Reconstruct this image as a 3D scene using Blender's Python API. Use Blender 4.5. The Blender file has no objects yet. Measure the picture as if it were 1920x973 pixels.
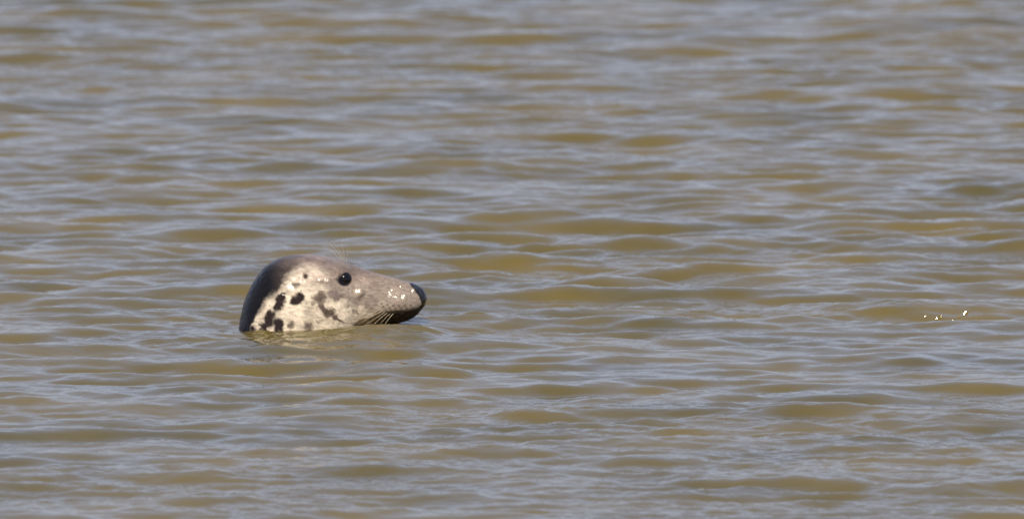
import bpy, math, random
import numpy as np
from mathutils import Vector

random.seed(7)
rng = np.random.default_rng(11)
R = math.radians
scene = bpy.context.scene
col = scene.collection

# ------------------------------------------------------------------ camera
PITCH = R(6.0)            # long lens looking down on the water from a bank
DIST = 30.0
FPX = 29240.0              # focal length in photo pixels (1920 wide)
cam_d = bpy.data.cameras.new("camera")
cam = bpy.data.objects.new("camera", cam_d)
col.objects.link(cam)
cam.location = (0, -DIST * math.cos(PITCH), DIST * math.sin(PITCH))
cam.rotation_euler = (math.pi / 2 - PITCH, 0, 0)
cam_d.sensor_width = 36
cam_d.lens = 36 * FPX / 1920
cam_d.clip_start = 0.5
cam_d.clip_end = 20000
cam_d.dof.use_dof = True
cam_d.dof.focus_distance = 28.1
cam_d.dof.aperture_fstop = 8.5
scene.camera = cam

# ------------------------------------------------------------------ sky and sun
SUN_EL, SUN_AZ = R(47), R(188)        # azimuth from +Y (away from the camera) turning to +X
world = bpy.data.worlds.new("World")
scene.world = world
world.use_nodes = True
wn, wl = world.node_tree.nodes, world.node_tree.links
sky = wn.new("ShaderNodeTexSky")
sky.sky_type = 'NISHITA'
sky.sun_disc = False
sky.sun_elevation = SUN_EL
sky.sun_rotation = SUN_AZ
sky.air_density = 1.0
sky.dust_density = 1.2
sky.ozone_density = 1.0
veil = wn.new("ShaderNodeMix")            # thin even veil of high cloud over the blue
veil.data_type = 'RGBA'
veil.inputs["Factor"].default_value = 0.75
veil.inputs["B"].default_value = (3.08, 3.46, 5.0, 1)
wl.new(sky.outputs[0], veil.inputs["A"])
wl.new(veil.outputs["Result"], wn["Background"].inputs[0])
wn["Background"].inputs[1].default_value = 0.15
sun_d = bpy.data.lights.new("sun", 'SUN')
sun_d.energy = 4.1
sun_d.angle = R(0.5)
sun_d.color = (1.0, 0.90, 0.76)
sun = bpy.data.objects.new("sun", sun_d)
col.objects.link(sun)
sv = Vector((math.sin(SUN_AZ) * math.cos(SUN_EL), math.cos(SUN_AZ) * math.cos(SUN_EL), math.sin(SUN_EL)))
sun.rotation_euler = (-sv).to_track_quat('-Z', 'Y').to_euler()
sun.location = (0, -20, 15)

scene.view_settings.view_transform = 'Standard'
scene.view_settings.look = 'None'
scene.view_settings.exposure = 0.0
scene.view_settings.gamma = 1.0
scene.render.engine = 'CYCLES'
scene.cycles.use_denoising = True
scene.cycles.max_bounces = 6

# surface direction that mirrors the sun into the lens' general direction (for the aimed glint facets)
HALF = np.array([sv.x, sv.y, sv.z]) + np.array([0, -math.cos(PITCH), math.sin(PITCH)])
HALF /= np.linalg.norm(HALF)

# ------------------------------------------------------------------ helpers
def srgb(r, g, b):
    f = lambda c: c / 12.92 if c <= 0.04045 else ((c + 0.055) / 1.055) ** 2.4
    return np.array([f(r / 255), f(g / 255), f(b / 255)])

def ss(a, b, x):
    t = np.clip((x - a) / (b - a), 0, 1)
    return t * t * (3 - 2 * t)

def lattice_noise(seed):
    g = np.random.default_rng(seed).random((64, 64, 64)).astype(np.float32) * 2 - 1
    def n(x, y, z):
        xi, yi, zi = np.floor(x).astype(int), np.floor(y).astype(int), np.floor(z).astype(int)
        fx, fy, fz = x - xi, y - yi, z - zi
        fx, fy, fz = [f * f * (3 - 2 * f) for f in (fx, fy, fz)]
        out = 0
        for dx in (0, 1):
            for dy in (0, 1):
                for dz in (0, 1):
                    w = (fx if dx else 1 - fx) * (fy if dy else 1 - fy) * (fz if dz else 1 - fz)
                    out = out + w * g[(xi + dx) & 63, (yi + dy) & 63, (zi + dz) & 63]
        return out
    return n
noise = lattice_noise(3)
def fbm(x, y, z, octaves=3):
    s, a = 0, 1.0
    for k in range(octaves):
        s = s + a * noise(x * 2 ** k + 7.3 * k, y * 2 ** k + 3.1 * k, z * 2 ** k + 5.7 * k)
        a *= 0.5
    return s

def mesh_object(name, verts, faces, mat, parent=None, smooth=True):
    me = bpy.data.meshes.new(name)
    verts = np.asarray(verts, dtype=np.float32)
    faces = np.asarray(faces, dtype=np.int32)
    me.vertices.add(len(verts))
    me.vertices.foreach_set("co", verts.ravel())
    n = faces.shape[1]
    me.loops.add(faces.size)
    me.loops.foreach_set("vertex_index", faces.ravel())
    me.polygons.add(len(faces))
    me.polygons.foreach_set("loop_start", np.arange(0, faces.size, n, dtype=np.int32))
    me.polygons.foreach_set("loop_total", np.full(len(faces), n, dtype=np.int32))
    me.update(calc_edges=True)
    me.validate()
    if smooth:
        me.polygons.foreach_set("use_smooth", np.ones(len(me.polygons), dtype=bool))
    me.materials.append(mat)
    o = bpy.data.objects.new(name, me)
    col.objects.link(o)
    if parent:
        o.parent = parent
    return o

def grid_faces(nu, nv, wrap=False):
    i = np.arange(nu - 1)[:, None]
    j = np.arange(nv if wrap else nv - 1)[None, :]
    j2 = (j + 1) % nv
    a, b, c, d = i * nv + j, (i + 1) * nv + j, (i + 1) * nv + j2, i * nv + j2
    return np.stack([a, b, c, d], -1).reshape(-1, 4)

# seal placement: photo pixel (620, 607) lies on the mean water level below the seal's middle
SEAL_PX, SEAL_PY = 620.0, 613.0
def ground_point(px, py):
    dx, dy = (px - 960) / FPX, -(py - 486.5) / FPX
    d = Vector((dx, math.cos(PITCH) + dy * math.sin(PITCH), -math.sin(PITCH) + dy * math.cos(PITCH)))
    t = -cam.location.z / d.z
    return cam.location + d * t
SEAL = ground_point(SEAL_PX, SEAL_PY)
MM = (SEAL - cam.location).length / FPX       # metres per photo pixel at the seal

# ------------------------------------------------------------------ water
def water_material():
    m = bpy.data.materials.new("silty_water")
    m.use_nodes = True
    n, l = m.node_tree.nodes, m.node_tree.links
    b = n["Principled BSDF"]
    b.inputs["IOR"].default_value = 1.333
    b.inputs["Roughness"].default_value = 0.07
    geo = n.new("ShaderNodeNewGeometry")
    # silt: slightly uneven load of mud in the water
    nz = n.new("ShaderNodeTexNoise")
    nz.inputs["Scale"].default_value = 2.6
    nz.inputs["Detail"].default_value = 3
    l.new(geo.outputs["Position"], nz.inputs["Vector"])
    ramp = n.new("ShaderNodeValToRGB")
    ramp.color_ramp.elements[0].position = 0.3
    ramp.color_ramp.elements[1].position = 0.7
    ramp.color_ramp.elements[0].color = (0.083, 0.067, 0.020, 1)
    ramp.color_ramp.elements[1].color = (0.146, 0.104, 0.022, 1)
    l.new(nz.outputs["Fac"], ramp.inputs["Fac"])
    l.new(ramp.outputs["Color"], b.inputs["Base Color"])
    # capillary ripples too fine for the mesh
    sc = n.new("ShaderNodeMapping")
    sc.inputs["Scale"].default_value = (1.0, 0.75, 1.0)
    l.new(geo.outputs["Position"], sc.inputs["Vector"])
    n1 = n.new("ShaderNodeTexNoise")
    n1.inputs["Scale"].default_value = 75
    n1.inputs["Detail"].default_value = 2
    l.new(sc.outputs["Vector"], n1.inputs["Vector"])
    mr = n.new("ShaderNodeAttribute")          # how wind-roughened the surface is here
    mr.attribute_name = "ripple"
    mm = n.new("ShaderNodeMath")
    mm.operation = 'MULTIPLY'
    mm.inputs[1].default_value = 0.45
    l.new(mr.outputs["Fac"], mm.inputs[0])
    bp = n.new("ShaderNodeBump")
    bp.inputs["Distance"].default_value = 0.004
    l.new(mm.outputs[0], bp.inputs["Strength"])
    l.new(n1.outputs["Fac"], bp.inputs["Height"])
    l.new(bp.outputs["Normal"], b.inputs["Normal"])
    return m

def wave_field(N, L, lam_peak, lam_min, lam_max, slope, main_dir, spread, seed, power=4.0):
    """height and horizontal displacement of a short-crested wind sea, periodic over L metres"""
    r = np.random.default_rng(seed)
    k1 = 2 * np.pi * np.fft.fftfreq(N, L / N)
    kx, ky = np.meshgrid(k1, k1, indexing='ij')
    k = np.hypot(kx, ky)
    k[0, 0] = 1e-6
    kp = 2 * np.pi / lam_peak
    S = k ** -power * np.exp(-1.25 * (kp / k) ** 2)
    S *= np.exp(-(k / (2 * np.pi / lam_min)) ** 4) * np.exp(-((2 * np.pi / lam_max) / k) ** 6)
    th = np.arctan2(ky, kx) - main_dir
    S *= (1 - spread) * np.cos(th) ** 6 + spread
    A = np.sqrt(S) * (r.standard_normal((N, N)) + 1j * r.standard_normal((N, N)))
    A[0, 0] = 0
    sx = np.fft.ifft2(1j * kx * A).real
    sy = np.fft.ifft2(1j * ky * A).real
    A *= slope / math.sqrt((sx ** 2 + sy ** 2).mean())
    h = np.fft.ifft2(A).real
    dx = np.fft.ifft2(1j * kx / k * A).real
    dy = np.fft.ifft2(1j * ky / k * A).real
    return h.astype(np.float32), dx.astype(np.float32), dy.astype(np.float32)

def sample(f, x, y, L):
    N = f.shape[0]
    gx, gy = x / L * N, y / L * N
    ix, iy = np.floor(gx).astype(int), np.floor(gy).astype(int)
    fx, fy = (gx - ix)[:, None], (gy - iy)[None, :]
    a, b, c, d = ix % N, (ix + 1) % N, iy % N, (iy + 1) % N
    return ((1 - fx) * (1 - fy) * f[np.ix_(a, c)] + fx * (1 - fy) * f[np.ix_(b, c)]
            + (1 - fx) * fy * f[np.ix_(a, d)] + fx * fy * f[np.ix_(b, d)])

def axis(lo, hi, step, far):
    mid = np.arange(lo, hi + step / 2, step)
    out, s, p = [], step, 0.0
    while p < far:
        s *= 1.09
        p += s
        out.append(p)
    out = np.array(out)
    return np.concatenate([(lo - out)[::-1], mid, hi + out]), np.concatenate([np.gradient(out)[::-1], np.full(len(mid), step), np.gradient(out)])

GLINT_RAMPS = [(1735, 600, .007), (1757, 601, .008), (1762, 600.5, .009), (1787, 602, .006), (1799, 600, .006), (1808, 598, .008), (1811, 596, .009)]
def build_water():
    L, N = 12.288, 2048
    X, dX = axis(-1.6, 1.6, 0.006, 6000)
    Y, dY = axis(-4.9, 6.6, 0.0085, 9000)
    g0, g1 = ground_point(1728, 601), ground_point(1818, 579)
    X = np.unique(np.concatenate([X, np.arange(g0.x, g1.x, 0.0009)]))
    Y = np.unique(np.concatenate([Y, np.arange(g0.y, g1.y, 0.0006)]))
    dX, dY = np.gradient(X), np.gradient(Y)
    toward = -math.pi / 2
    big = wave_field(N, L, 0.44, 0.065, 2.2, 0.160, toward + 0.12, 0.12, 4, power=3.7)
    small = wave_field(N, L, 0.075, 0.018, 0.12, 0.125, toward - 0.3, 0.32, 5, power=3.4)
    H, DX, DY = [sample(f, X * 0.8, Y, L) for f in big]
    h2, dx2, dy2 = [sample(f, X * 0.8, Y, L) for f in small]
    coarse = np.maximum(dX[:, None], dY[None, :])
    keep_big = 1 - ss(0.05, 0.20, coarse)
    keep_small = 1 - ss(0.008, 0.03, coarse)
    gx, gy = np.meshgrid(X, Y, indexing='ij')
    near = (np.abs(gx) < 40) & (np.abs(gy) < 60)
    patch = np.where(near, fbm(gx * 1.7 + 3, gy * 1.1 + 9, gx * 0 + 0.5, 2), 0)
    patch = 0.6 + 0.75 * ss(-0.35, 0.55, patch)
    face = np.gradient(H, axis=1) / np.maximum(np.gradient(Y), 1e-4)[None, :]       # smooth fronts, rough backs and troughs
    calm = 1 - 0.65 * ss(0.0, 0.17, face)
    patch = patch * calm
    gust = np.where(near, fbm(gx * 0.9 + 40, gy * 0.55 + 2, gx * 0 + 0.7, 2), 0)
    gust = np.clip(1.0 + 0.26 * gust, 0.6, 1.6)
    keep_big = keep_big * gust
    H = H * keep_big; DX = DX * keep_big; DY = DY * keep_big
    ripple = np.clip(patch, 0, 1.4)
    h2 = h2 * keep_small * patch; dx2 = dx2 * keep_small * patch; dy2 = dy2 * keep_small * patch
    lam = 0.55
    # the sea lifts round the seal's chin and sinks behind its neck
    sx, sy = (gx - SEAL.x) / MM + SEAL_PX, (gy - SEAL.y) / MM      # photo pixels / mm from the seal's middle plane
    near_x = np.maximum(np.maximum(470 - sx, sx - 770), 0)
    w = np.exp(-(near_x / 90) ** 2) * np.exp(-(np.maximum(np.abs(sy + 60) - 80, 0) / 70) ** 2)
    swell = np.interp(sx, [380, 447, 520, 580, 640, 690, 740, 790, 860], [-6, -6, 1, 2, 6, 8, 5, 3, 0]) * MM
    crest = np.interp(sx, [330, 400, 447, 520, 580, 640, 690, 750, 800, 860, 960], [0, 3, 5, 4, 10, 18, 23, 25, 20, 11, 0]) * MM
    crest_y = -150 + 12 * np.sin(sx / 60)
    bank = np.exp(-((sy - crest_y) / np.where(sy < crest_y, 95, 45)) ** 2)
    H = H * (1 - 0.82 * w) + swell * w
    H = H + (crest - np.minimum(swell * w, crest)) * bank
    h2 = h2 * (1 + 0.6 * w)
    ripple = np.maximum(ripple, 0.9 * np.exp(-((sy + 230) / 130) ** 2) * np.exp(-(np.maximum(np.abs(sx - 620) - 170, 0) / 60) ** 2))
    # sun sparkles: tiny steep ramps added to the surface, aimed to mirror the sun
    for (qx, qy, a) in GLINT_RAMPS:
        g = ground_point(qx, qy - 8)
        ex, ey = gx - lam * DX - g.x, gy - lam * DY - g.y
        rad2 = ex ** 2 + ey ** 2
        ia, ib = np.unravel_index(np.argmin(rad2), rad2.shape)
        bx = (H[ia + 3, ib] - H[ia - 3, ib]) / ((gx - lam * DX)[ia + 3, ib] - (gx - lam * DX)[ia - 3, ib])
        by = (H[ia, ib + 3] - H[ia, ib - 3]) / ((gy - lam * DY)[ia, ib + 3] - (gy - lam * DY)[ia, ib - 3])
        need = np.array([-HALF[0] / HALF[2] - bx, -HALF[1] / HALF[2] - by])
        s0 = np.linalg.norm(need)
        ux, uy = need / s0
        p, q = ex * ux + ey * uy, -ex * uy + ey * ux
        dep = 0.0025 * a / .008
        t = np.clip(p / dep, 0, 1)
        rise = dep * ((s0 + 0.09) * t - 0.09 * t * t) - q ** 2 / (2 * 0.035) * t
        H = H + np.maximum(rise, 0) * (1 - ss(dep, dep * 3.2, p)) * np.exp(-(q / (0.0034 * a / .008)) ** 6)
        quiet = 1 - np.exp(-rad2 / 0.012 ** 2)
        ripple = ripple * quiet
        h2 = h2 * quiet
    # rings the seal itself makes
    dn = (np.hypot((sx - 548) / 103, sy / 108) - 1) * 105
    h2 = h2 + 0.0016 * np.cos(dn / 30 * 2 * np.pi) * np.exp(-np.maximum(dn, 0) / 65) * (dn > -15)
    px = gx - lam * DX * (1 - w) - 0.4 * dx2
    py = gy - lam * DY * (1 - w) - 0.4 * dy2
    V = np.stack([px, py, H + h2], -1).reshape(-1, 3)
    o = mesh_object("water", V, grid_faces(len(X), len(Y)), water_material())
    at = o.data.attributes.new("ripple", 'FLOAT', 'POINT')
    at.data.foreach_set("value", np.ascontiguousarray(ripple, dtype=np.float32).ravel())
    o["kind"] = "structure"
    o["label"] = "silty brown rippled sea water reflecting pale sky"
    return o
build_water()

# ------------------------------------------------------------------ seal
# side outline in photo pixels: (back edge x, y), (throat edge x, y), half width, fullness exponent
RINGS = [
    ((799, 558), (799, 561), 2, 2.0),
    ((797, 550), (796, 570), 13, 2.0),
    ((792, 542), (789, 582), 22, 2.1),
    ((783, 536), (779, 592), 29, 2.2),
    ((768, 530), (764, 601), 36, 2.3),
    ((745, 523), (741, 607), 42, 2.3),
    ((720, 516), (716, 611), 46, 2.2),
    ((690, 507), (690, 617), 51, 2.1),
    ((662, 497), (672, 624), 60, 2.1),
    ((632, 487), (662, 634), 72, 2.55),
    ((600, 480), (656, 650), 82, 2.55),
    ((560, 478), (652, 672), 88, 2.55),
    ((525, 485), (650, 700), 92, 2.55),
    ((498, 500), (648, 735), 97, 2.55),
    ((478, 525), (646, 770), 103, 2.55),
    ((462, 555), (645, 810), 109, 2.55),
    ((452, 590), (645, 850), 116, 2.55),
    ((447, 622), (646, 890), 124, 2.55),
    ((440, 670), (650, 940), 135, 2.1),
    ((425, 760), (670, 1030), 155, 2.0),
    ((400, 900), (690, 1150), 185, 2.0),
    ((385, 1100), (690, 1320), 198, 2.0),
    ((405, 1400), (660, 1600), 176, 2.0),
    ((460, 1700), (600, 1850), 105, 2.0),
    ((495, 1920), (565, 1990), 52, 2.0),
    ((520, 2080), (545, 2090), 4, 2.0),
]
def catmull(P, t):
    P = np.asarray(P, float)
    n = len(P)
    i = np.clip(np.floor(t).astype(int), 0, n - 2)
    f = (t - i)[:, None]
    p0, p1, p2, p3 = P[np.maximum(i - 1, 0)], P[i], P[i + 1], P[np.minimum(i + 2, n - 1)]
    return 0.5 * (2 * p1 + (p2 - p0) * f + (2 * p0 - 5 * p1 + 4 * p2 - p3) * f ** 2 + (3 * p1 - p0 - 3 * p2 + p3) * f ** 3)

NV = 260
ring_rows = np.array([[a[0], a[1], b[0], b[1], hw, e] for a, b, hw, e in RINGS], float)
tt = np.linspace(0, len(RINGS) - 1, 6000)
rr = catmull(ring_rows, tt)
mid = (rr[:, 0:2] * 0.65 + rr[:, 2:4] * 0.35)
seg = np.r_[0, np.cumsum(np.hypot(*np.diff(mid, axis=0).T))]
head_len = np.interp(18.0, tt, seg)
s_list = np.concatenate([np.linspace(0, 12, 16, endpoint=False), np.linspace(12, head_len, 300, endpoint=False),
                         np.linspace(head_len, seg[-1], 40)])
T = np.interp(s_list, seg, tt)
rows = catmull(ring_rows, T)

def loft(rows, NV):
    top, bot, hw, ex = rows[:, 0:2], rows[:, 2:4], np.maximum(rows[:, 4], .2), rows[:, 5]
    ang = np.linspace(0, 2 * np.pi, NV, endpoint=False)
    c, s = np.cos(ang), np.sin(ang)              # c = 1 back edge, -1 throat edge
    cs = np.sign(c) * np.abs(c) ** (2 / ex[:, None])
    sn = np.sign(s) * np.abs(s) ** (2 / ex[:, None])
    ctr = (top + bot) / 2
    half = (top - bot) / 2
    global DORSAL
    DORSAL = cs
    u = ctr[:, 0:1] + half[:, 0:1] * cs
    v = ctr[:, 1:2] + half[:, 1:2] * cs
    k = np.interp(rows[:, 4], [50, 75, 130], [-0.05, 0.05, 0.03])[:, None]   # muzzle fuller below, skull flat-sided
    w = hw[:, None] * sn * (1.0 + k * cs)     # a little fuller below the middle
    return u, v, w
U, Vp, W = loft(rows, NV)

def normals(U, V, W):
    P = np.stack([U, W, -V], -1)
    du = np.gradient(P, axis=0)
    dv = (np.roll(P, -1, 1) - np.roll(P, 1, 1)) / 2
    n = np.cross(dv, du)
    n /= np.linalg.norm(n, axis=-1, keepdims=True) + 1e-9
    ctr = P.mean(axis=1, keepdims=True)
    if ((P - ctr) * n).sum() < 0:
        n = -n
    return n

VQ = Vp + np.abs(W) * math.sin(PITCH)       # height at which a flank point shows in the photo
def gauss(u, v, r, ang=0, r2=None):
    r2 = r2 or r
    du, dv = U - u, VQ - v
    ca, sa = math.cos(ang), math.sin(ang)
    a, b = du * ca + dv * sa, -du * sa + dv * ca
    return np.exp(-(a / r) ** 2 - (b / r2) ** 2)

def polyline_dist(pts):
    best = np.full(U.shape, 1e9)
    for (x0, y0), (x1, y1) in zip(pts[:-1], pts[1:]):
        dx, dy = x1 - x0, y1 - y0
        t = np.clip(((U - x0) * dx + (VQ - y0) * dy) / (dx * dx + dy * dy), 0, 1)
        best = np.minimum(best, np.hypot(U - x0 - t * dx, VQ - y0 - t * dy))
    return best

nrm = normals(U, Vp, W)
side = np.clip(np.abs(nrm[..., 1]) * 1.6, 0, 1)
EYE = (648.5, 524.0)
MOUTH = [(795, 573), (783, 581), (764, 585), (740, 586), (718, 590), (694, 601)]
d_mouth = polyline_dist(MOUTH)
off = np.zeros_like(U)
off += 7.5 * gauss(756, 568, 23, 0.15, 17) * side                # whisker pad
off += 2.0 * gauss(735, 578, 16, -0.2, 10) * side
off -= 4.0 * np.exp(-(d_mouth / 3.0) ** 2) * ss(0.05, 0.35, side) # mouth
off -= 3.0 * gauss(708, 552, 26, 0.2, 22) * side                 # hollow behind the pad
off -= 6.0 * gauss(EYE[0], EYE[1], 19, 0.2, 15) * side           # eye socket
d_eye = np.hypot((U - EYE[0] + 0.5) / 1.06, VQ - EYE[1])
off += 1.9 * np.exp(-((d_eye - 15.5) / 3.2) ** 2) * side          # lids
off += 2.6 * gauss(640, 500, 20, 0.35, 8) * side                 # brow
off += 1.5 * gauss(672, 548, 15, 0.3, 10) * side + 2.0 * gauss(674, 549, 7) * side                 # cheek bone, with a narrow bump shaped for a glint
off += 1.2 * gauss(612, 527, 13, 1.2, 9) * side + 1.5 * gauss(615, 528, 5, 0, 8) * side  # bumps shaped to raise a glint behind the eye
off += 2.0 * gauss(600, 580, 45, 0.3, 28) * side                 # jowl
off -= 4.5 * gauss(574.5, 518, 4.2, 0.5, 5.0) * side             # ear opening
off += 2.2 * gauss(581, 521, 6, 0.5, 7) * side
off += 1.8 * gauss(568, 510, 14, 0.3, 7) * side
# nostril: slit in the nose
d_nos = polyline_dist([(789, 546), (793, 553), (790, 560)])
off -= 2.5 * np.exp(-(d_nos / 2.2) ** 2) * ss(0.0, 0.25, side)
# lower jaw a little narrower than the pads
jaw = ss(1.0, 8.0, VQ - np.interp(U, [690, 718, 740, 764, 783, 795], [602, 590, 586, 585, 581, 573])) * ss(690, 715, U)
off -= 5.0 * jaw * side
# wet fur lies in uneven clumps
off += 0.55 * fbm(U / 9.0, Vp / 6.0, W / 8.0 + 20, 3)

def flip(n):
    return np.stack([n[..., 0], n[..., 1], -n[..., 2]], -1)       # z-up normals -> (u, w, v) photo axes
P_px = np.stack([U, W, Vp], -1) + flip(nrm) * off[..., None]
nn = flip(normals(P_px[..., 0], P_px[..., 2], P_px[..., 1]))
# sun glints: small facets added to the coat, tilted to mirror the sun
Hl = np.array([HALF[0], HALF[1], -HALF[2]])
GLINT_FACETS = [(673, 546, 6.5), (615, 526, 5.0), (757, 556, 5.5), (751, 537, 3.0), (774.5, 545.5, 4.5), (634, 512.5, 2.6), (638.5, 518, 2.4)]
for gu, gv, gr in GLINT_FACETS:
    scr = P_px[..., 2] + np.abs(P_px[..., 1]) * math.sin(PITCH)
    r2 = (P_px[..., 0] - gu) ** 2 + (scr - gv) ** 2
    for sgn in (-1, 1):
        own = (W * sgn > 0)
        ai, aj = np.unravel_index(np.argmin(np.where(own, r2, 1e9)), U.shape)
        h = np.array([Hl[0], Hl[1] * -sgn, Hl[2]])
        c = P_px[ai, aj] + nn[ai, aj] * 0.12 * gr
        soft = 2.4 if gu == 673 else 1.7
        f = -((P_px - c) @ h) / np.maximum(nn @ h, 0.35) - r2 * 0.11 / (2 * gr)
        f = np.clip(f, -0.5 * gr, 0.5 * gr)
        P_px = P_px + nn * (f * own * (1 - ss(0.55, soft, np.sqrt(r2) / gr)))[..., None]
nn = flip(normals(P_px[..., 0], P_px[..., 2], P_px[..., 1]))

COSP = math.cos(PITCH)
def to_local(p):
    p = np.asarray(p, float)
    return np.stack([(p[..., 0] - SEAL_PX) * MM, p[..., 1] * MM, (SEAL_PY - p[..., 2]) / COSP * MM], -1)

# ---- coat colours
def coat_colours():
    u = U + 5.0 * fbm(U / 9, VQ / 9, W / 11 + 3, 3)
    v = VQ + 5.0 * fbm(U / 9 + 31, VQ / 11, W / 11 + 13, 3)
    u = u + 1.4 * noise(U / 3.2, VQ / 2.2, W / 4 + 5)
    v = v + 1.4 * noise(U / 3.2 + 9, VQ / 2.2, W / 4 + 25)
    cream = np.array([0.70, 0.59, 0.44])
    black = np.array([0.005, 0.004, 0.005])
    mauve = np.array([0.225, 0.165, 0.132])
    face = np.array([0.355, 0.29, 0.222])
    dark = np.array([0.022, 0.013, 0.010])
    brown = np.array([0.110, 0.078, 0.058])
    mix = lambda c, d, f: c * (1 - f[..., None]) + d * f[..., None]
    c = np.broadcast_to(cream, U.shape + (3,)).copy()
    c = c * (1 + 0.10 * fbm(U / 30, VQ / 20, W / 30, 3))[..., None]
    # pale grey face in front of the eye
    edge = np.interp(v, [470, 540, 558, 575, 600, 640], [590, 612, 630, 672, 706, 720])
    c = mix(c, face, ss(-14, 18, u - edge))
    c = mix(c, np.array([0.40, 0.30, 0.24]), 0.7 * ss(-18, 6, 520 - v + (u - 560) * 0.10) * ss(545, 590, u))
    c = mix(c, np.array([0.165, 0.125, 0.10]), 0.72 * ss(0.45, 0.97, DORSAL + 0.08 * fbm(U / 15, VQ / 12, W / 15 + 33, 2)) * ss(560, 620, U))
    # dark mantle over crown and nape
    lim = np.interp(u, [440, 468, 477, 499, 522, 534, 555, 572, 603, 640, 680], [680, 640, 600, 565, 549, 531, 511, 502, 501, 492, 480])
    soft = np.interp(u, [480, 530, 590], [11, 15, 24])
    m = ss(-1, 1, (lim - v) / soft)
    tone = ss(492, 592, U + 0.25 * (VQ - 480) * -1 + 6 * fbm(U / 40, VQ / 40, W / 40 + 9, 2))
    mant = black * (1 - tone[..., None]) + mauve * tone[..., None]
    mid_t = ss(478, 545, U - 0.55 * (VQ - 485))
    mant = np.where(tone[..., None] < 1, mant, mant)
    mant = mix(mant, np.array([0.018, 0.014, 0.014]), 0.6 * mid_t * (1 - tone))
    c = mix(c, mant, m)
    c = mix(c, np.array([0.22, 0.175, 0.145]), 0.8 * ss(0, 26, lim + 24 - v) * ss(590, 640, U) )
    c = mix(c, cream * 1.05, 0.7 * gauss(592, 509, 17, 0.25, 8))
    c = c * (1 + 0.26 * fbm(U / 20, VQ / 13, W / 20 + 50, 3))[..., None]
    # muzzle
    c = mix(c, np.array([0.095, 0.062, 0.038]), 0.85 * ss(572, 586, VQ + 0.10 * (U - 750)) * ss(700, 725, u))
    c = mix(c, np.array([0.28, 0.222, 0.172]), 0.7 * ss(690, 740, u) * ss(596, 586, v))
    c = mix(c, np.array([0.20, 0.155, 0.125]), 0.6 * gauss(672, 563, 20, 0.2, 12))
    c = mix(c, np.array([0.22, 0.165, 0.135]), 0.6 * gauss(700, 562, 13, 0.4, 18))
    speck = fbm(U / 5 + 9, VQ / 4, W / 6 + 77, 2)
    c = mix(c, brown * 1.4, 0.4 * ss(0.45, 0.95, speck) * (1 - m))
    # spots: x, y, radius along, radius across, tilt, colour, strength
    SP = [
        (527, 570, 11, 15, 0.3, dark, 1), (530, 560, 6, 8, 0, dark, 1), (522, 573, 8, 6, 0, dark, .9), (558, 561, 13.5, 8, -0.75, dark, 1),
        (506, 599, 22, 11, -1.0, dark, 1), (497, 614, 9, 12, 0.0, dark, 1), (522, 611, 8.5, 19, 0.15, dark, 1),
        (478, 619, 6, 8, 0.4, dark, 1), (547, 609, 10, 8, 0, brown, .95), (541, 613, 5, 4, 0, brown, .8),
        (578, 611, 12, 11, 0.4, brown, .95), (557, 534, 10, 7, -0.5, brown, .8), (600, 555, 14, 10, -0.6, brown, .95),
        (586, 567, 5, 6, 0, brown, .7), (606, 575, 17, 8, 0.75, brown, 1), (617, 585, 15, 9.5, 0.3, brown, 1), (626, 580, 6, 4, 0, brown, .7),
        (632, 597, 14, 5.5, 0.35, brown, 1), (655, 576, 7, 4, 0.1, brown, .6), (668, 585, 7, 4, 0, brown, .65),
        (600, 529, 11, 6, 0.1, brown, .45), (628, 554, 20, 9, 0.25, np.array([.16, .12, .105]), .85), (640, 601, 8, 3.5, 0.2, brown, .8),
        (598, 603, 6, 3, 0, brown, .5), (538, 545, 5, 3, 0.2, brown, .4), (690, 575, 9, 6, 0, brown, .35),
        (575, 640, 14, 12, 0.2, dark, 1), (530, 655, 13, 18, 0.2, dark, 1), (610, 660, 16, 13, 0, brown, 1), (560, 690, 20, 14, .4, dark, 1),
    ]
    for (x, y, a, b, t, colr, k) in SP:
        du, dv = u - x, v - y
        p, q = du * math.cos(t) + dv * math.sin(t), -du * math.sin(t) + dv * math.cos(t)
        rad = np.sqrt((p / a) ** 2 + (q / b) ** 2)
        c = mix(c, colr, k * ss(1.28, 0.70, rad) if colr is dark else k * ss(1.25, 0.5, rad))
    c = mix(c, brown * 1.1, 0.55 * gauss(EYE[0] + 2, EYE[1] - 1, 24, 0.2, 19))  # soft shading round the eye, put into the coat colour
    # dark skin round the eye, ear pit
    c = mix(c, np.array([0.006, 0.004, 0.004]), ss(1.2, 0.85, np.hypot((U - EYE[0]) / 12.2, (VQ - EYE[1]) / 11.4)))
    c = mix(c, dark * 1.5, 0.95 * ss(1.2, 0.5, np.hypot((U - 574) / 5, (VQ - 518) / 5.6)))
    c = mix(c, dark, 0.8 * gauss(633.5, 523.5, 4.5, 0.2, 2.6))
    # lower jaw and lip: mottled brown, with the shadow under the muzzle darkened in
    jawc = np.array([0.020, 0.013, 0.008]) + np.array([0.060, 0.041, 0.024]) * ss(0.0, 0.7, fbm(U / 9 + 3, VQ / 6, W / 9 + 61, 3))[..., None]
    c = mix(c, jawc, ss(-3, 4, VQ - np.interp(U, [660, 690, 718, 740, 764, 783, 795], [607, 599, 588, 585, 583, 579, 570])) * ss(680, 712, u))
    c = mix(c, np.array([0.20, 0.13, 0.05]), 0.8 * ss(0, 8, v - np.interp(u, [640, 720], [600, 588])) * ss(648, 672, u) * ss(722, 705, u))
    # dark tip under the nose
    c = mix(c, np.array([0.020, 0.016, 0.014]), ss(-5, 5, U - np.interp(VQ, [530, 545, 555, 572, 585, 600], [769, 782, 791, 792, 781, 762])))
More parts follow.
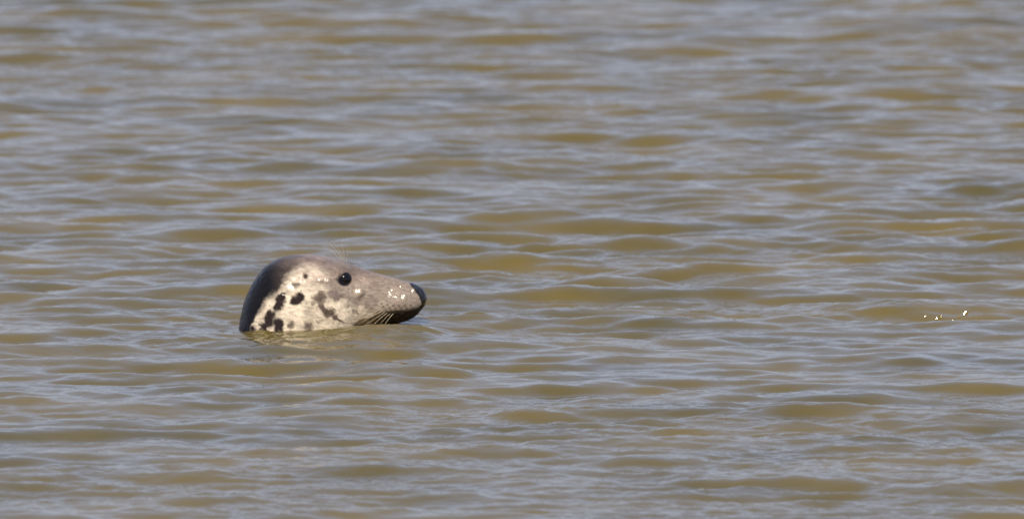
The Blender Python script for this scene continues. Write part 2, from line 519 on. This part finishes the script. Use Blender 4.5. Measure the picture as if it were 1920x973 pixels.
    # whisker roots in rows on the pad
    for row in range(5):
        for k in range(6):
            x = 716 + k * 10.5 + row * 3.5
            y = 571 + row * 4.9 + k * 0.8 - (k - 2) ** 2 * 0.35
            c = mix(c, dark, 0.9 * np.exp(-(((U - x) ** 2 + (VQ - y) ** 2) / 1.7 ** 2)))
    return np.clip(c, 0.003, 0.9)
COAT = coat_colours()

def coat_material():
    m = bpy.data.materials.new("wet_fur")
    m.use_nodes = True
    n, l = m.node_tree.nodes, m.node_tree.links
    b = n["Principled BSDF"]
    at = n.new("ShaderNodeAttribute")
    at.attribute_name = "coat"
    tc = n.new("ShaderNodeTexCoord")
    mp = n.new("ShaderNodeMapping")
    mp.inputs["Scale"].default_value = (0.35, 1, 1)
    mp.inputs["Rotation"].default_value = (0, R(20), 0)
    l.new(tc.outputs["Object"], mp.inputs["Vector"])
    nz = n.new("ShaderNodeTexNoise")
    nz.inputs["Scale"].default_value = 300
    nz.inputs["Detail"].default_value = 3
    l.new(mp.outputs["Vector"], nz.inputs["Vector"])
    mr = n.new("ShaderNodeMapRange")
    mr.inputs["From Min"].default_value = 0.25
    mr.inputs["From Max"].default_value = 0.75
    mr.inputs["To Min"].default_value = 0.62
    mr.inputs["To Max"].default_value = 1.25
    l.new(nz.outputs["Fac"], mr.inputs["Value"])
    mx = n.new("ShaderNodeMix")
    mx.data_type = 'RGBA'
    mx.blend_type = 'MULTIPLY'
    mx.inputs["Factor"].default_value = 1
    l.new(at.outputs["Color"], mx.inputs["A"])
    l.new(mr.outputs["Result"], mx.inputs["B"])
    l.new(mx.outputs["Result"], b.inputs["Base Color"])
    b.inputs["Roughness"].default_value = 0.75
    b.inputs["Specular IOR Level"].default_value = 0.1
    b.inputs["Coat Weight"].default_value = 0.4
    b.inputs["Coat Roughness"].default_value = 0.14
    b.inputs["Coat IOR"].default_value = 1.33
    n2 = n.new("ShaderNodeTexNoise")
    n2.inputs["Scale"].default_value = 130
    n2.inputs["Detail"].default_value = 3
    l.new(mp.outputs["Vector"], n2.inputs["Vector"])
    bp = n.new("ShaderNodeBump")
    bp.inputs["Strength"].default_value = 0.18
    bp.inputs["Distance"].default_value = 0.003
    l.new(n2.outputs["Fac"], bp.inputs["Height"])
    l.new(bp.outputs["Normal"], b.inputs["Normal"])
    l.new(bp.outputs["Normal"], b.inputs["Coat Normal"])
    return m

def plain_material(name, colour, rough, coat=0.0, noise_scale=300, bump=0.0):
    m = bpy.data.materials.new(name)
    m.use_nodes = True
    n, l = m.node_tree.nodes, m.node_tree.links
    b = n["Principled BSDF"]
    nz = n.new("ShaderNodeTexNoise")
    nz.inputs["Scale"].default_value = noise_scale
    tc = n.new("ShaderNodeTexCoord")
    l.new(tc.outputs["Object"], nz.inputs["Vector"])
    rp = n.new("ShaderNodeValToRGB")
    rp.color_ramp.elements[0].color = (*[c * 0.7 for c in colour], 1)
    rp.color_ramp.elements[1].color = (*[min(1, c * 1.25) for c in colour], 1)
    l.new(nz.outputs["Fac"], rp.inputs["Fac"])
    l.new(rp.outputs["Color"], b.inputs["Base Color"])
    b.inputs["Roughness"].default_value = rough
    b.inputs["Coat Weight"].default_value = coat
    b.inputs["Coat Roughness"].default_value = 0.06
    b.inputs["Specular IOR Level"].default_value = 0.3
    if bump:
        bp = n.new("ShaderNodeBump")
        bp.inputs["Strength"].default_value = bump
        bp.inputs["Distance"].default_value = 0.001
        l.new(nz.outputs["Fac"], bp.inputs["Height"])
        l.new(bp.outputs["Normal"], b.inputs["Normal"])
    return m

def build_seal():
    nu = len(rows)
    verts = to_local(P_px).reshape(-1, 3)
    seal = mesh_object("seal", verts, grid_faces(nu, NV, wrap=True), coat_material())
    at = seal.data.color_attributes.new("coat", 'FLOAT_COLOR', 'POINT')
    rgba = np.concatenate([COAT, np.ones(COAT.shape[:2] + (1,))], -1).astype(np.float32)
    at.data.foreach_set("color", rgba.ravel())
    seal.location = SEAL
    seal["label"] = "spotted grey seal with its head out of the water, snout to the right"
    seal["category"] = "seal"

    # nose leather: a skin over the tip of the snout, its rim tucked into the fur
    k = int(np.searchsorted(s_list, 46))
    uu, vv = U[:k], Vp[:k]
    inside = uu - np.interp(vv, [528, 533, 543, 552, 564, 574, 584], [765, 768, 775, 783, 788, 791, 795])
    lift = -3.0 + 4.4 * ss(-2.0, 4.0, inside)
    Pn = P_px[:k] + nn[:k] * lift[..., None]
    keep = inside > -3.0
    F = grid_faces(k, NV, wrap=True)
    F = F[keep.reshape(-1)[F].all(axis=1)]
    used = np.unique(F)
    remap = np.full(k * NV, -1)
    remap[used] = np.arange(len(used))
    mesh_object("nose", to_local(Pn).reshape(-1, 3)[used], remap[F], plain_material("nose_leather", (0.008, 0.007, 0.007), 0.38, 0.4, 700, 0.3), seal)

    # eyes
    eye_m = plain_material("eye_surface", (0.004, 0.003, 0.003), 0.10, 0.0)
    i, j = np.unravel_index(np.argmin(np.where(W < 0, (U - EYE[0]) ** 2 + (VQ - EYE[1]) ** 2, 1e9)), U.shape)
    base, nrm_e = P_px[i, j], nn[i, j]
    for sgn in (1, -1):
        r = 15.8
        ctr = base - nrm_e * 2.0 + np.array([0.8, r - 2.4, -2.6])
        th = np.linspace(0, np.pi, 25)[:, None]
        ph = np.linspace(0, 2 * np.pi, 40, endpoint=False)[None, :]
        sph = np.stack([r * np.sin(th) * np.cos(ph), r * np.sin(th) * np.sin(ph), r * np.cos(th) * np.ones_like(ph)], -1) + ctr
        sph[..., 1] *= sgn
        mesh_object("eye", to_local(sph).reshape(-1, 3), grid_faces(25, 40, wrap=True), eye_m, seal)

    # whiskers: tapered bristles rooted in the pads and above the eyes
    whisk_m = plain_material("whisker_horn", (0.50, 0.40, 0.25), 0.4, 0.2)
    def surface_w(x, y):
        q = np.where(W < 0, (U - x) ** 2 + (VQ - y) ** 2, 1e9)
        a, b = np.unravel_index(np.argmin(q), U.shape)
        return P_px[a, b, 1], P_px[a, b, 2] - y
    def bristle(root, ctrl, tip, r0, sgn):
        t = np.linspace(0, 1, 12)[:, None]
        c = (1 - t) ** 2 * root + 2 * t * (1 - t) * ctrl + t ** 2 * tip
        tan = np.gradient(c, axis=0)
        tan /= np.linalg.norm(tan, axis=1, keepdims=True)
        a = np.cross(tan, [0.2, 1, 0.1]); a /= np.linalg.norm(a, axis=1, keepdims=True)
        b = np.cross(tan, a)
        rad = r0 * (1 - 0.8 * t)
        ang = np.linspace(0, 2 * np.pi, 6, endpoint=False)
        ring = c[:, None] + rad[:, None] * (a[:, None] * np.cos(ang)[None, :, None] + b[:, None] * np.sin(ang)[None, :, None])
        ring[..., 1] *= sgn
        mesh_object("whisker", to_local(ring).reshape(-1, 3), grid_faces(12, 6, wrap=True), whisk_m, seal)
    MUZ = [((719, 582), (698, 590), (672, 606)), ((723, 584), (706, 593), (684, 608)), ((728, 587), (713, 596), (698, 611)),
           ((733, 588), (720, 597), (709, 612)), ((739, 587), (727, 598), (717, 614)), ((716, 579), (692, 589), (662, 604))]
    BROW = [((640, 497), (636, 478), (606, 456)), ((643, 496), (641, 476), (620, 458)), ((645, 497), (646, 480), (640, 462)),
            ((637, 496), (630, 482), (600, 468)), ((648, 499), (652, 486), (653, 470))]
    for sgn in (1, -1):
        for (a, b, c) in MUZ:
            w0, dv = surface_w(*a)
            bristle(np.array([a[0], w0 + 1, a[1] + dv]), np.array([b[0], w0 - 9, b[1] + dv]), np.array([c[0], w0 - 15, c[1] + dv]), random.uniform(0.5, 0.8), sgn)
        for (a, b, c) in BROW:
            w0, dv = surface_w(*a)
            bristle(np.array([a[0], w0 + 1, a[1] + dv]), np.array([b[0], w0 - 8, b[1] + dv]), np.array([c[0], w0 - 14, c[1] + dv]), random.uniform(0.24, 0.36), sgn)
    return seal
build_seal()
